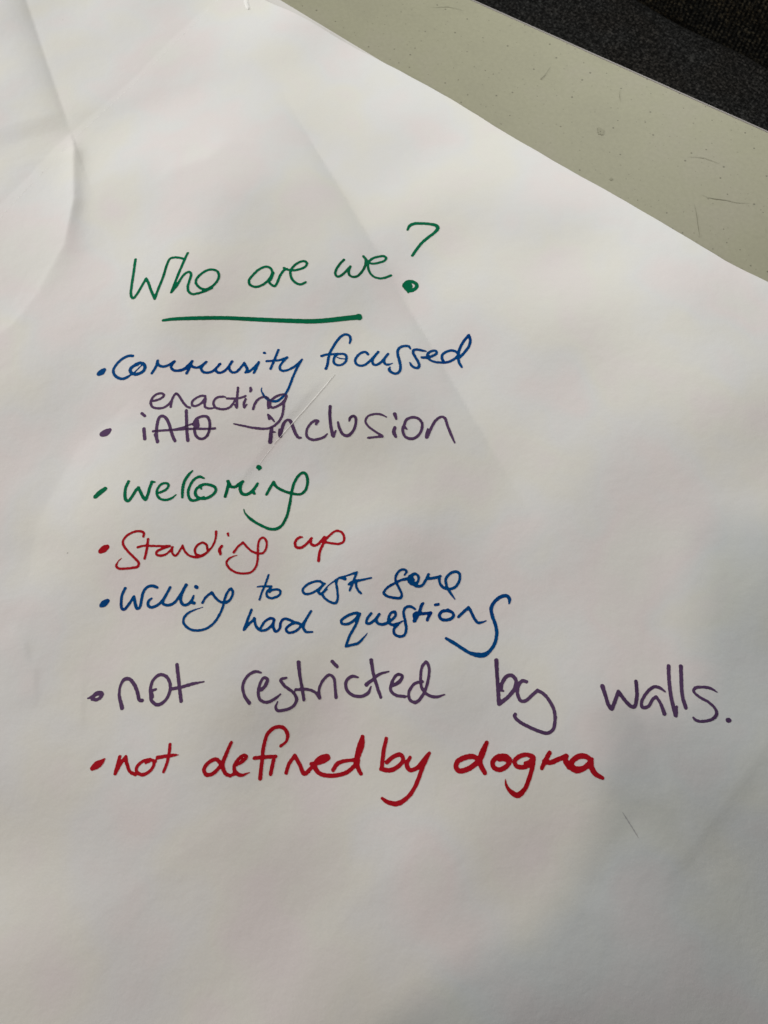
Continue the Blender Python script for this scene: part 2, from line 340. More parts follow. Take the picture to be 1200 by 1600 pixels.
word_data('strike_line','purple','purple line striking through the word into',
 ('C6',22,'510,422,24 600,415 700,408 | 700,408 780,385,16 860,355,18'),
 ('C6',22,'700,410 800,402 900,400 1000,400 1062,396,24'))
word_data('word','purple','purple handwritten word inclusion',
 ('C7',38,'628,380,22 645,440,30 | 640,385,20 680,430,26 708,470,20'),
 ('C7',50,'675,560,46 665,640 658,725,54'),
 ('C7',20,'700,600,30 722,600,14'),
 ('C7',42,'775,570,30 775,620 785,650,52 | 785,650,48 800,580 830,490 870,450,32 905,460 940,530 975,620 1010,670,36 1040,672,28'),
 ('C8',20,'115,205 130,182 112,178,22 75,200 45,250 48,300 85,322,22 140,315 180,298 198,278,12'),
 ('C8',24,'220,72 218,140 225,220 240,290,26 | 245,295,26 262,255,14'),
 ('C8',22,'278,190,16 290,235 315,280 350,292,26 390,260 412,200 410,155 395,145 372,155 363,180,14'),
 ('C8',17,'642,152,11 600,132 550,130 505,145 485,180 500,215 550,255 605,290,20 | 610,297,22 560,302 505,308,18'),
 ('C8',26,'705,130,30 716,165,20'),('C8',26,'705,232 698,265,30 712,298,24'),
 ('C8',22,'795,243,12 772,225,26 765,255 785,300 825,315,24 870,300 905,250 908,195 875,160 830,155 790,175 775,215'),
 ('C8',22,'952,240,12 945,280,26 942,305,24 | 948,300,26 975,240 1010,180 1055,150,20 1080,160 1100,215 1125,280 1155,345,12'))
word_data('bullet','purple','purple bullet before the crossed out word',('C6',55,'60,445,56 88,435,66 122,412,36'))
word_data('word','green','green handwritten word welcoming',
 ('D1',28,'347,185 325,235 315,295 325,350 345,358 375,325 415,262 435,240 | 435,240 455,280 480,330 500,345,30 520,300 540,230 555,195 | 555,188 580,190,20'),
 ('D1',24,'600,290,20 640,278 690,250 705,215 685,200 640,210 605,255 602,300 625,335 675,350 730,335 772,302,10'),
 ('D1',28,'918,90,16 880,130 845,190 830,260 828,325,24'),
 ('D1',26,'1020,155,18 985,142 935,165 895,225 880,290 895,340 920,355 970,345 1020,322,20'),
 ('D1',28,'998,252,16 988,235 960,245,26 942,290 965,325 1015,338 1075,320 1120,280 1125,245 1090,220 1030,210 985,225,32'),
 ('D2',42,'130,255,44 150,300,46 | 140,285 120,360 95,445 | 140,310 175,325 220,325 270,290 315,260 | 315,260,36 285,320 285,370 310,412 350,422 400,405 450,360 500,285,36'),
 ('D2',36,'445,385 460,410'),
 ('D2',60,'512,80,62 525,88,60 | 518,110,30'),
 ('D2',38,'612,420 650,350 700,265 | 700,265 730,320 800,365 880,395 960,415 1040,415,36 1095,370 1122,290 1118,200 1090,155 1055,152 1010,190 965,260 935,350 920,430,34 905,520 885,620 850,730 800,810 740,850,44 670,855 590,830 500,785,36 410,725 355,670,24 332,630,16 328,605,12'))
word_data('bullet','green','green bullet before welcoming',('D1',36,'52,320,38 95,282,48 138,250,40'))
word_data('word','red','red handwritten word Standing',
 ('D3',22,'480,105 485,75 455,58 400,62 340,92 300,140 302,180 340,235 400,295 438,340 432,370,26 380,385 310,392 260,390 238,370 250,335,14 285,298,6'),
 ('D3',24,'522,128 512,210 492,300'),
 ('D3',20,'430,200,22 480,188 560,188 650,190 715,188,22 | 715,192 660,210 605,235,24 595,262 640,275,24 700,250 742,200 | 738,200 738,250 765,278,20 795,245 830,185 | 830,185 850,235 890,275 945,288,24 1010,272,28 1060,235 1100,185 1125,120 1130,60,24'),
 ('D3',22,'1055,225 1040,175 1005,160 960,185 940,225 950,262 985,275'),
 ('D3',30,'1180,190,26 1160,225 1168,260,26'),
 ('D4',22,'142,75 146,92,18'),
 ('D4',20,'192,235,24 225,190 270,150 | 270,150 310,195 350,228 395,242,22 440,240 468,200 470,140 445,110 415,125 400,170 398,230 395,300 380,360 345,400 280,415 210,405 155,370 130,325 150,290 185,270,12 220,260,8'))
word_data('word','red','red handwritten word up',
 ('D4',24,'775,105,16 750,108 715,150 725,190 765,195,26 815,160 855,115 | 850,120 850,160 880,178 915,160 965,105 | 975,105,18 955,160 925,230 915,305,28'),
 ('D4',22,'960,140,26 1010,90 1065,52 1105,60 1132,100 1125,145 1090,162 1030,158 975,148'))
word_data('bullet','red','red bullet before Standing',('D3',52,'98,235,42 125,218,62 155,198,44'))
word_data('word','blue','blue handwritten word Willing',
 ('D5',24,'238,152 215,200 205,260 212,318 230,325 262,290 310,220 | 310,220 318,270 335,315,28 355,310 370,250 385,185 415,145 460,132 500,145,22'),
 ('D5',24,'455,235,16 430,255 425,290 450,308 500,290 550,240 605,145 | 605,145 555,240 545,275 575,290 630,275 685,210 735,125,28 | 735,125 700,200 690,250 710,285 745,285 780,250 795,215,18 | 790,230,18 780,265 800,272,28'),
 ('D5',28,'812,138 822,145,30'),
 ('D5',22,'868,270 895,225 945,185 | 945,185 970,225 1010,260 1060,268,26 1100,235 1115,180 1100,155 1075,180 1050,235 1035,300 1005,370 960,435 900,480 820,497 755,480 715,435 715,400 745,360 800,330,14 870,306,5'))
word_data('word','blue','blue handwritten word to',
 ('D6',18,'298,92 275,160 245,230 228,283'),('D6',17,'210,185,12 255,180 320,182,20'),
 ('D6',20,'315,195,18 285,225 285,255 310,272 355,265 388,240 388,215 360,205 325,210 305,225'))
word_data('word','blue','blue handwritten word ask',
 ('D6',20,'730,165 700,142 650,145 590,175 565,210 580,238 620,238 670,215 725,170 | 735,160 700,200 688,225 705,240,24 740,215 755,205,12'),
 ('D6',20,'895,122,26 850,115 828,145 835,210 838,280 820,312,22 775,300 730,265 722,240 760,180,12 800,148,12 840,118,14 900,100,14 985,72'),
 ('D6',20,'988,72 965,130 945,180 932,212 | 925,165 960,145,28 1020,132 1100,115,14 | 980,140,26 985,185 1000,215 1020,235,18'))
word_data('word','blue','blue handwritten word some',
 ('D7',24,'640,105,16 658,75 640,58 600,65 565,110 562,160 590,220 615,280 605,310,26 545,308 475,290,26 455,265 485,220 540,185 600,155 660,140,28 705,130'),
 ('D7',26,'690,120,38 735,95 765,120 755,170 720,185,36 680,165 690,120,38 715,150,36 | 700,170 745,205 795,200 830,150 855,100 | 838,140 880,135 930,125 960,115 | 950,120 955,175 985,215,28 1040,230 1090,215 1130,155 1130,95 1105,75 1050,90 1010,140 1015,200 1040,250 1090,322,12'))
word_data('word','blue','blue handwritten word hard',
 ('D6',22,'165,365 135,440 105,520 | 105,520 150,470 190,435 | 185,430 200,490 235,525 290,515 335,465 340,440 315,430 270,455 240,500 | 340,440 335,500 355,535 385,510 395,460 420,435 455,440 500,460 545,475'),
 ('D6',22,'550,480 520,465 470,480 435,515 450,540 500,535 550,495 595,430 630,375,20 | 630,375,20 590,440 570,500 590,535 640,537,14'))
word_data('word','blue','blue handwritten word questions',
 ('D7',26,'240,450 200,445 130,470 75,515 85,540,24 140,540 200,500 240,450 | 240,455 200,560 150,650 118,738 | 118,742,24 170,730 230,710 270,670,20 310,622,5'),
 ('D7',26,'342,450 310,490 300,530 320,540 370,510 415,455 | 415,455 390,500 400,535 450,545,28 520,510 560,465 555,435 525,440 500,480 500,530 530,550 580,540 625,515,12'),
 ('D7',26,'735,410,20 700,388 650,395 632,440 645,510 655,590 640,640 595,655 550,630 545,590 580,550,24'),
 ('D8',36,'150,230,28 135,245,36 110,320 70,400 52,425,42 | 60,425 50,360 70,345,50 150,345 235,335,34 | 235,335,34 205,390 195,415'),
 ('D8',38,'280,248,30 315,242,34'),
 ('D8',36,'410,310 360,320 328,365 350,405 405,415 465,395 485,360 460,325 420,308,46'),
 ('D8',34,'540,380 590,330 650,275 | 650,275 680,330 715,400 755,445,34 800,440,26 845,422,12'),
 ('D8',40,'1098,232,22 1100,180 1070,148,40 1010,158 940,210 900,285 912,370 950,480 960,580 935,680 880,760 820,800,54 750,800,56 670,780 590,735 500,675 440,640 400,615,28'))
word_data('bullet','blue','blue bullet before Willing',('D5',46,'45,290,38 68,275,56 92,258,38'))
word_data('word','purple','purple handwritten word not above the last line',
 ('H',22,'283,345,26 272,300 265,260,18 275,200,16 300,165 330,165 360,200 380,250 392,295,22 408,298'),
 ('H',20,'470,275,26 468,240 495,228,14 | 465,290 460,230 475,175 515,138 555,145 582,190 580,245 550,300 505,325,22 468,300 460,250,18'),
 ('H',22,'626,75 632,130 642,220 652,302'),('H',20,'598,225 650,215 720,195 795,180,8'))
word_data('word','purple','purple handwritten word restricted',
 ('I',16,'160,103,10 130,98 90,120 65,170 72,220 98,262,20'),
 ('I',16,'160,195 185,165,20 193,138 175,130 155,160 145,205 155,245 190,258 230,240 262,215,8'),
 ('I',16,'292,130,12 262,140,16 285,175 325,205 345,240,18 325,280 280,298 245,300 236,285,14 245,255,8'),
 ('I',17,'355,50,22 362,120 375,190 383,245'),('I',15,'340,192 400,190 440,205 465,235,18 | 465,235,16 462,190 485,140 515,115 538,130 545,180 550,232,18'),
 ('I',18,'530,45 555,72,18'),
 ('I',17,'665,128,10 635,122 605,145 605,190 640,222 690,225 720,205 732,175,8'),
 ('I',17,'733,38,20 745,110 765,180 783,230'),('I',16,'708,165,22 740,140 775,112 825,97,8'),
 ('I',16,'835,175 880,150,20 895,120 870,113 845,145 835,195 860,220 910,228'),
 ('I',16,'1000,150 960,160 930,205 935,245 965,258,18 1005,215 1030,140 1035,80 1020,48 1000,70 990,130 1000,190 1030,220 1070,230 1115,218,8'))
word_data('word','purple','purple handwritten word by with a long curling tail',
 ('J',24,'302,48,28 306,130 312,220 318,318,26 | 320,320 370,280 415,225 425,175 400,143 365,148 338,190 330,230 345,238,12'),
 ('J',22,'490,180 465,175 440,205 435,260 455,300 485,300 525,265 560,235 | 560,235 600,260 640,310 665,370 668,430 655,480 620,502 570,490 500,460 440,425 415,395,22 420,385,22'))
word_data('word','purple','purple handwritten word walls',
 ('K',24,'165,210,30 185,270 205,330 222,350 240,310 265,242 | 265,242 300,290 345,335,24 365,335 380,270 375,180'),
 ('K',20,'555,242,12 525,220 490,212 450,240 410,305 415,340,22 450,335 480,290 500,275 | 500,275 525,310 552,380,26'),
 ('K',24,'578,82 582,180 595,280 622,390,28 | 625,380 630,335,14'),
 ('K',24,'655,85,26 658,180 665,270 685,342,26'),
 ('K',18,'882,246,8 840,222 790,214 745,220,20 735,240 770,275 830,310 870,350 878,385,22 850,415 790,428 750,422 733,405,14'))
word_data('full_stop','purple','dark full stop after walls',('K',30,'950,422 957,421,28'))
word_data('bullet','purple','purple bullet before the line about walls',('H',26,'70,284,10 95,275,20 125,255,28 155,252,24 155,270,22 125,292,22 95,290,18'))
word_data('word','red','red handwritten word not on the last line',
 ('H',22,'268,650 255,700 240,755 | 240,755 275,690 305,650 | 305,650 315,700 335,745,20 365,760'),
 ('H',20,'492,680,18 455,668 410,680 375,715 375,745 410,762,22 455,740 482,700 475,672 430,690,12'),
 ('H',20,'583,572 575,640 560,700 543,742'),('H',20,'505,655,24 560,645 600,640 635,638,6'))
word_data('word','red','red handwritten word defined',
 ('H',24,'905,700 870,665 820,690 795,730 810,762 850,755 905,700 | 965,560,20 935,630 912,700,26 930,755 960,768,22 | 960,768,18 1000,750'),
 ('H',22,'990,705,18 1040,675 1060,650 1045,640 1010,665 985,705 990,745,26 1025,765 1080,748,6'),
 ('I',20,'262,485,16 290,462,14 298,425 275,390 235,388 195,420 175,480 165,560 155,655,22'),
 ('I',20,'125,548 180,543 235,540 | 228,540 218,590 210,632'),
 ('I',20,'290,625 305,580 335,535 | 335,535 360,580 385,630,22 425,595'),
 ('I',22,'420,578,18 470,570 510,548 505,538 465,548 440,585,26 460,625 520,640,22 600,625 650,585 665,560 620,560,18 560,575 535,610'),
 ('I',22,'650,590 665,500 688,438 | 688,438,20 688,480 665,550 665,600 680,630,20'))
word_data('word','red','red handwritten word by on the last line',
 ('I',22,'812,445,18 798,510 788,600 | 785,605,22 830,612,24 875,590 900,555 885,530 850,540 815,570'),
 ('I',22,'935,545,18 918,580,24 935,610 970,600 1005,560 1035,522,18 | 1035,522,18 1000,600 965,690 925,750 870,785,26 820,778 790,758,16'))
word_data('word','red','red handwritten word dogma',
 ('J',32,'190,665,28 155,648 105,655 60,680 50,715 70,738 120,728 170,695 200,660 | 242,562,26 215,625,40 200,675,34 210,715 230,750,28'),
 ('J',30,'385,665,30 360,645,28 310,650 280,680 285,715 320,730 365,710 385,680 | 385,678,26 345,660,34 320,665'),
 ('J',28,'480,690,20 515,680,30 535,655 500,638 450,645 418,675 425,705 465,715 505,700 535,665 | 535,660 528,710 505,790 480,850 435,890,36 395,870 365,830,18 358,790,6'),
 ('J',30,'635,625,28 610,670 585,722,24 | 600,680 640,685 690,665 740,645 | 738,645 735,680 755,715'),
 ('J',34,'895,670,28 860,648 815,648 775,680 765,705,40 800,730,44 850,720 890,685 | 900,665,24 895,710 920,755 965,782,24'))
word_data('bullet','red','red bullet before the last line',('H',30,'98,722,30 128,700,48 158,680,28 174,662,10'))

# ------------------------------------------------------------------ table
Pa = pt(740, 0); Pb = pt(1200, 205)
T = (Pb-Pa)/np.linalg.norm(Pb-Pa); TN = np.array([-T[1], T[0]])
if TN[1] < 0: TN = -TN
ang = math.atan2(T[1], T[0])
def box(bm, x0, x1, y0, y1, z0, z1, bev=0.0, seg=2):
    vs = [bm.verts.new((x, y, z)) for z in (z0, z1) for x, y in ((x0, y0), (x1, y0), (x1, y1), (x0, y1))]
    fs = [(3, 2, 1, 0), (4, 5, 6, 7), (0, 1, 5, 4), (1, 2, 6, 5), (2, 3, 7, 6), (3, 0, 4, 7)]
    faces = [bm.faces.new([vs[i] for i in f]) for f in fs]
    if bev:
        es = list({e for f in faces for e in f.edges})
        bmesh.ops.bevel(bm, geom=es, offset=bev, segments=seg, affect='EDGES', profile=0.5)
def bmobj(name, bm, m, parent=None, smooth=False):
    me = bpy.data.meshes.new(name); bm.normal_update(); bm.to_mesh(me); bm.free()
    return link(name, me, m, parent, smooth)
table = empty('table', (Pa[0], Pa[1], -0.74)); table.rotation_euler = (0, 0, ang)
tag(table, 'beige speckled laminate table top under the white paper, with a thin grey edge band', 'table')
LX0, LX1, DEP = -0.95, 0.85, 0.90
bm = bmesh.new(); box(bm, LX0, LX1, -DEP, -0.0013, 0.715, 0.740, 0.0006, 2); bmobj('table_top', bm, M_table, table)
bm = bmesh.new()
box(bm, LX0-0.003, LX1+0.003, -0.0012, 0.0006, 0.7135, 0.7400, 0.0006, 3)
bmobj('edge_band', bm, M_edge, table, True)
for sx in (LX0+0.12, LX1-0.12):
    for sy in (-DEP+0.1, -0.1):
        bm = bmesh.new(); bmesh.ops.create_cone(bm, cap_ends=True, segments=20, radius1=0.014, radius2=0.016, depth=0.714)
        for vtx in bm.verts: vtx.co += Vector((sx, sy, 0.357))
        bmobj('leg', bm, M_metal, table, True)
def ribbon(name, px_pts, widths, zf, m, parent, inv=None):
    P = np.array([pt(*p) for p in px_pts]); vs = []; n = len(P)
    for i in range(n):
        d = P[min(i+1, n-1)]-P[max(i-1, 0)]; d = d/np.linalg.norm(d); q = np.array([-d[1], d[0]])*widths[i]/2
        for s in (1, -1):
            p = P[i]+q*s; vs.append(Vector((p[0], p[1], zf(p[0], p[1]))))
    if inv: vs = [inv @ p for p in vs]
    me = bpy.data.meshes.new(name); me.from_pydata(vs, [], [(2*i, 2*i+1, 2*i+3, 2*i+2) for i in range(n-1)]); me.update()
    return link(name, me, m, parent)
bpy.context.view_layer.update()
inv = table.matrix_world.inverted()
flat = lambda x, y: 0.00035
for pts_, wd in (([(1096, 305), (1106, 309), (1118, 311), (1135, 313), (1150, 317), (1172, 318)], (0.0001, 0.0003, 0.0006, 0.0004, 0.0003, 0.0001)),
                 ([(1085, 320), (1089, 338), (1091, 355), (1094, 372)], (0.0001, 0.0003, 0.0003, 0.0001)),
                 ([(1076, 245), (1100, 247), (1124, 256)], (0.0001, 0.0004, 0.0001)),
                 ([(970, 160), (968, 150), (969, 140)], (0.0001, 0.0004, 0.0001)),
                 ([(845, 124), (852, 117), (860, 105)], (0.0012, 0.0006, 0.0002)),
                 ([(672, 12), (700, 11), (722, 16)], (0.0001, 0.0004, 0.0001))):
    ribbon('scratch', pts_, wd, flat, M_scratch, table, inv)
r0 = np.random.RandomState(3)
for (cx, cy, rr) in ((938, 206, 0.0034), (955, 280, 0.0013)):
    c0 = pt(cx, cy); k = 14; vs = []
    for i in range(k):
        a = 2*math.pi*i/k; r_ = rr*(0.55+0.6*r0.rand()); vs.append(inv @ Vector((c0[0]+r_*math.cos(a), c0[1]+r_*1.3*math.sin(a), 0.0003)))
    vs2 = [inv @ Vector((c0[0]+0.12*rr*math.cos(2*math.pi*i/k), c0[1]+0.14*rr*math.sin(2*math.pi*i/k), 0.0003)) for i in range(k)]
    me = bpy.data.meshes.new('stain'); me.from_pydata(vs+vs2, [], [(i, (i+1) % k, k+(i+1) % k, k+i) for i in range(k)]); me.update()
    link('stain', me, M_stain, table)

# ------------------------------------------------------------------ the written sheet
STEP = 0.00125
us = np.arange(-0.44, 0.62, STEP); vs_ = np.concatenate([np.linspace(0, 0.004, 6)[:-1], np.arange(0.004, 0.70, STEP)])
# outline of the far edge, read off the photo
EP = [(300, -50), (400, -4), (421, 11), (436, 20), (462, 34), (516, 60), (556, 80), (591, 97), (620, 112), (700, 156), (745, 182), (800, 216), (870, 257), (950, 300), (1040, 354), (1110, 397), (1130, 410), (1165, 428), (1200, 444), (1280, 486)]
eu, ev = zip(*[uv(*pt(*p)) for p in EP]); eu = np.array(eu); ev = np.array(ev)
edge = np.interp(us, eu, ev)
kern = np.hanning(9); kern /= kern.sum(); edge = np.convolve(np.pad(edge, 4, 'edge'), kern, 'valid')
edge = edge+0.00018*np.sin(us*70)+0.00008*np.sin(us*230+1)
GU, GV = np.meshgrid(us, vs_, indexing='ij')
GVe = edge[:, None]*np.exp(-GV/0.12)+GV
X = E0[0]+GU*U[0]+GVe*VV[0]; Y = E0[1]+GU*U[1]+GVe*VV[1]
# H() reads v from the straight edge; keep its edge band tied to the real one
_uv = uv
def uv(x, y):
    a, c = _uv(x, y); return a, c-np.interp(a, us, edge)*np.exp(-np.clip(c, 0, None)/0.12)
Z = H(X, Y)
nu, nv = X.shape
V = np.stack([X, Y, Z], -1).reshape(-1, 3)
idx = np.arange(nu*nv).reshape(nu, nv)
Q = np.stack([idx[:-1, :-1], idx[:-1, 1:], idx[1:, 1:], idx[1:, :-1]], -1).reshape(-1, 4)
# orient upward
a, b_, c_ = V[Q[0, 0]], V[Q[0, 1]], V[Q[0, 2]]
if np.cross(b_-a, c_-a)[2] < 0: Q = Q[:, ::-1]
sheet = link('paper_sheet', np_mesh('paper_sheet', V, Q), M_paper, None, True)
tag(sheet, 'large creased white sheet with the handwritten list Who are we in coloured marker', 'paper')

# the second sheet underneath, showing as a sliver along the far edge
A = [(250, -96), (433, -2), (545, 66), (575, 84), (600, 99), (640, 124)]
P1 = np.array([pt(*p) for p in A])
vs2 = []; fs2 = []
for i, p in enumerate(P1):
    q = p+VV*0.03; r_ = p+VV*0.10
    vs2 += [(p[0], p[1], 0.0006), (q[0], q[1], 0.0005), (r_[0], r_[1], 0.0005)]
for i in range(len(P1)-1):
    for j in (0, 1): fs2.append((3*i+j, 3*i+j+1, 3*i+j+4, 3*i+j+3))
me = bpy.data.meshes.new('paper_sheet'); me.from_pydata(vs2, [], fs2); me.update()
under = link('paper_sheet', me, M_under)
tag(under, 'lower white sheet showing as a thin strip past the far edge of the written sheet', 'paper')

# crease lines and perforation worn into the sheet
zr = lambda x, y: float(H(x, y))
def ridge(name, pts_px, wmm, hmm, m):
    P = []
    for i in range(len(pts_px)-1):
        for t in np.linspace(0, 1, 24, endpoint=False): P.append((pts_px[i][0]*(1-t)+pts_px[i+1][0]*t, pts_px[i][1]*(1-t)+pts_px[i+1][1]*t))
    P.append(pts_px[-1])
    px = np.array(P); x, y = on_paper(px[:, 0], px[:, 1]); n = len(x)
    dx = np.gradient(x); dy = np.gradient(y); l = np.hypot(dx, dy); nx, ny = -dy/l, dx/l
    t = np.linspace(0, 1, n); w_ = wmm*np.interp(t, [0, 0.15, 0.8, 1], [0.1, 1, 0.9, 0.1])*(0.8+0.2*np.sin(t*40))
    vs = []
    for s, hh in ((-0.5, 0.00005), (0, hmm), (0.5, 0.00005)):
        xx = x+nx*w_*s; yy = y+ny*w_*s; vs.append(np.stack([xx, yy, H(xx, yy)+hh], -1))
    Vr = np.stack(vs, 1).reshape(-1, 3)
    Qr = []
    for i in range(n-1):
        for j in (0, 1): Qr.append((3*i+j, 3*i+j+1, 3*i+j+4, 3*i+j+3))
    Qr = np.array(Qr)
    if np.cross(Vr[Qr[0, 1]]-Vr[Qr[0, 0]], Vr[Qr[0, 2]]-Vr[Qr[0, 0]])[2] < 0: Qr = Qr[:, ::-1]
    return link(name, np_mesh(name, Vr, Qr), m, sheet, True)
ridge('crease', [(523, 585), (505, 607), (478, 638), (452, 667), (428, 694)], 0.0011, 0.00025, M_white)
ridge('crease', [(428, 696), (415, 712), (404, 728)], 0.0005, 0.00012, M_white)
ridge('smear', [(972, 1268), (982, 1284), (991, 1298), (998, 1310)], 0.0008, 0.00008, M_smear)
ridge('tear', [(384, -6), (385, 6), (388, 15)], 0.0050, 0.0008, M_white)
# perforation: one part, hundreds of torn paper nibs along the binding fold
Vn = []; Fn = []
rp = np.random.RandomState(5)
x, y = on_paper(np.interp(np.linspace(0, 1, 330), [0, .37, .65, 1], [340, 212, 118, 0]), np.interp(np.linspace(0, 1, 330), [0, .37, .65, 1], [0, 128, 215, 340]))
for i in range(0, 328):
    if rp.rand() < 0.45: continue
    jx, jy = rp.normal(0, 0.00018, 2); a_ = 0.00035*(0.6+rp.rand()); k = len(Vn)
    z0 = float(H(x[i], y[i]))+0.00003
    for (sx, sy, sz) in ((-1, -1, 0), (1, -0.6, 0), (0.8, 1, 0), (-1, 0.7, 0), (0, 0, 0.00010)):
        Vn.append((x[i]+jx+sx*a_, y[i]+jy+sy*a_, z0+sz))
    Fn += [(k, k+1, k+4), (k+1, k+2, k+4), (k+2, k+3, k+4), (k+3, k, k+4)]
me = bpy.data.meshes.new('perforation'); me.from_pydata(Vn, [], Fn); me.update()
tag(link('perforation', me, M_white, sheet), kind='stuff')

# ------------------------------------------------------------------ marker writing: each word one flat ink mesh lying on the sheet
def spline(pts, step):
    """centripetal-ish Catmull-Rom through (x, y, w) rows, resampled"""
    P = np.array(pts, float)
    if len(P) == 1: P = np.vstack([P, P+[1e-4, 0, 0]])
    Pe = np.vstack([2*P[0]-P[1], P, 2*P[-1]-P[-2]]); out = []
    for i in range(1, len(Pe)-2):
        p0, p1, p2, p3 = Pe[i-1:i+3]; d = max(np.linalg.norm((p2-p1)[:2]), 1e-6)
        d0 = max(np.linalg.norm((p1-p0)[:2]), 1e-6); d2 = max(np.linalg.norm((p3-p2)[:2]), 1e-6)
        k0 = math.sqrt(d0); k1 = math.sqrt(d); k2 = math.sqrt(d2)
        m1 = (p2-p1)+k1*((p1-p0)/k0-(p2-p0)/(k0+k1)); m1 = (p2-p1)-k1*((p2-p0)/(k0+k1)-(p1-p0)/k0)
        m2 = (p2-p1)+k1*((p3-p2)/k2-(p3-p1)/(k1+k2))
        n = max(2, int(d/step))
        for t in np.arange(n)/n:
            t2, t3 = t*t, t*t*t
            out.append((2*t3-3*t2+1)*p1+(t3-2*t2+t)*m1+(-2*t3+3*t2)*p2+(t3-t2)*m2)
    out.append(P[-1]); return np.array(out)
G = 0.00030
def word_mesh(strokes, seed):
    caps = []
    for crop, wd, txt in strokes:
        ox, oy, s = CROPS[crop]; passes = []; last_w = wd
        for part in txt.split('|'):
            rows = []
            for tok in part.split():
                q = tok.split(','); rows.append((float(q[0]), float(q[1]), float(q[2]) if len(q) > 2 else float(wd)))
            c_ = spline(rows, 4.0*s/4)
            px = ox+c_[:, 0]/s; py = oy+c_[:, 1]/s
            x, y = on_paper(px, py)
            x2, _ = on_paper(px+1, py); mm = np.abs(x2-x)
            passes.append((x, y, np.maximum(c_[:, 2], 3)/s*mm/2))
        caps.append(passes)
    allx = np.concatenate([p[0] for c in caps for p in c]); ally = np.concatenate([p[1] for c in caps for p in c])
    x0, y0 = allx.min()-0.006, ally.min()-0.006
    nx = int((allx.max()+0.006-x0)/G)+1; ny = int((ally.max()+0.006-y0)/G)+1
    gx = x0+np.arange(nx)*G; gy = y0+np.arange(ny)*G
    SD = np.full((nx, ny), 1.0); CNT = np.zeros((nx, ny)); LAST = np.full((nx, ny), -1e9); clock = 0.0
    for passes in caps:
        clock += 1.0
        for (x, y, r) in passes:
            clock += 0.004                                     # a corner: the pen goes over its own turn once more
            for i in range(len(x)-1):
                R = max(r[i], r[i+1])+0.0008
                i0 = max(0, int((min(x[i], x[i+1])-R-x0)/G)); i1 = min(nx, int((max(x[i], x[i+1])+R-x0)/G)+2)
                j0 = max(0, int((min(y[i], y[i+1])-R-y0)/G)); j1 = min(ny, int((max(y[i], y[i+1])+R-y0)/G)+2)
                XX = gx[i0:i1, None]; YY = gy[None, j0:j1]
                dx, dy = x[i+1]-x[i], y[i+1]-y[i]; l2 = dx*dx+dy*dy+1e-14; l = math.sqrt(l2)
                t = np.clip(((XX-x[i])*dx+(YY-y[i])*dy)/l2, 0, 1)
                d = np.hypot(XX-x[i]-t*dx, YY-y[i]-t*dy)-(r[i]+(r[i+1]-r[i])*t)
                sub = SD[i0:i1, j0:j1]; np.minimum(sub, d, out=sub)
                inside = d < 0; la = LAST[i0:i1, j0:j1]; cn = CNT[i0:i1, j0:j1]
                fresh = inside & (clock-la > 2.2*R)
                cn[fresh] += 1; la[inside] = clock; clock += l
    GX, GY = np.meshgrid(gx, gy, indexing='ij')
    rs = np.random.RandomState(seed); jit = np.zeros_like(GX)
    for _ in range(10):
        k = rs.uniform(900, 4200); th = rs.uniform(0, 6.28); jit += np.sin(k*(GX*math.cos(th)+GY*math.sin(th))+rs.uniform(0, 6.28))
    SD = SD+jit*0.000022
    # soften overlap counts
    C = CNT.copy()
    for _ in range(2):
        C[1:-1, 1:-1] = (C[1:-1, 1:-1]*2+C[:-2, 1:-1]+C[2:, 1:-1]+C[1:-1, :-2]+C[1:-1, 2:])/6
    ins = SD < 0
    keep = ins[:-1, :-1] | ins[1:, :-1] | ins[:-1, 1:] | ins[1:, 1:]
    gx_, gy_ = np.gradient(SD, G); gl = np.maximum(np.hypot(gx_, gy_), 0.3)
    out = SD > 0; move = np.clip(SD, 0, 1.3*G)
    PX = GX-np.where(out, move*gx_/gl, 0); PY = GY-np.where(out, move*gy_/gl, 0)
    idx = np.arange(nx*ny).reshape(nx, ny)
    Q = np.stack([idx[:-1, :-1][keep], idx[1:, :-1][keep], idx[1:, 1:][keep], idx[:-1, 1:][keep]], -1)
    used, invx = np.unique(Q, return_inverse=True); Q = invx.reshape(Q.shape)
    px = PX.ravel()[used]; py = PY.ravel()[used]
    sd = SD.ravel()[used]; cn = C.ravel()[used]
    V = np.stack([px, py, H(px, py)+0.00012], -1)
    dens = 0.40+0.30*np.clip(cn-1, 0, 1.5)+0.16*np.exp(-np.abs(sd+0.0002)/0.0003)
    return V, Q, dens
for k, (name, inkc, label, strokes) in enumerate(W):
    V, Q, dens = word_mesh(strokes, k)
    me = np_mesh(name, V, Q)
    at = me.attributes.new('density', 'FLOAT', 'POINT'); at.data.foreach_set('value', dens.astype(np.float32))
    tag(link(name, me, INKS[inkc], sheet, True), label)

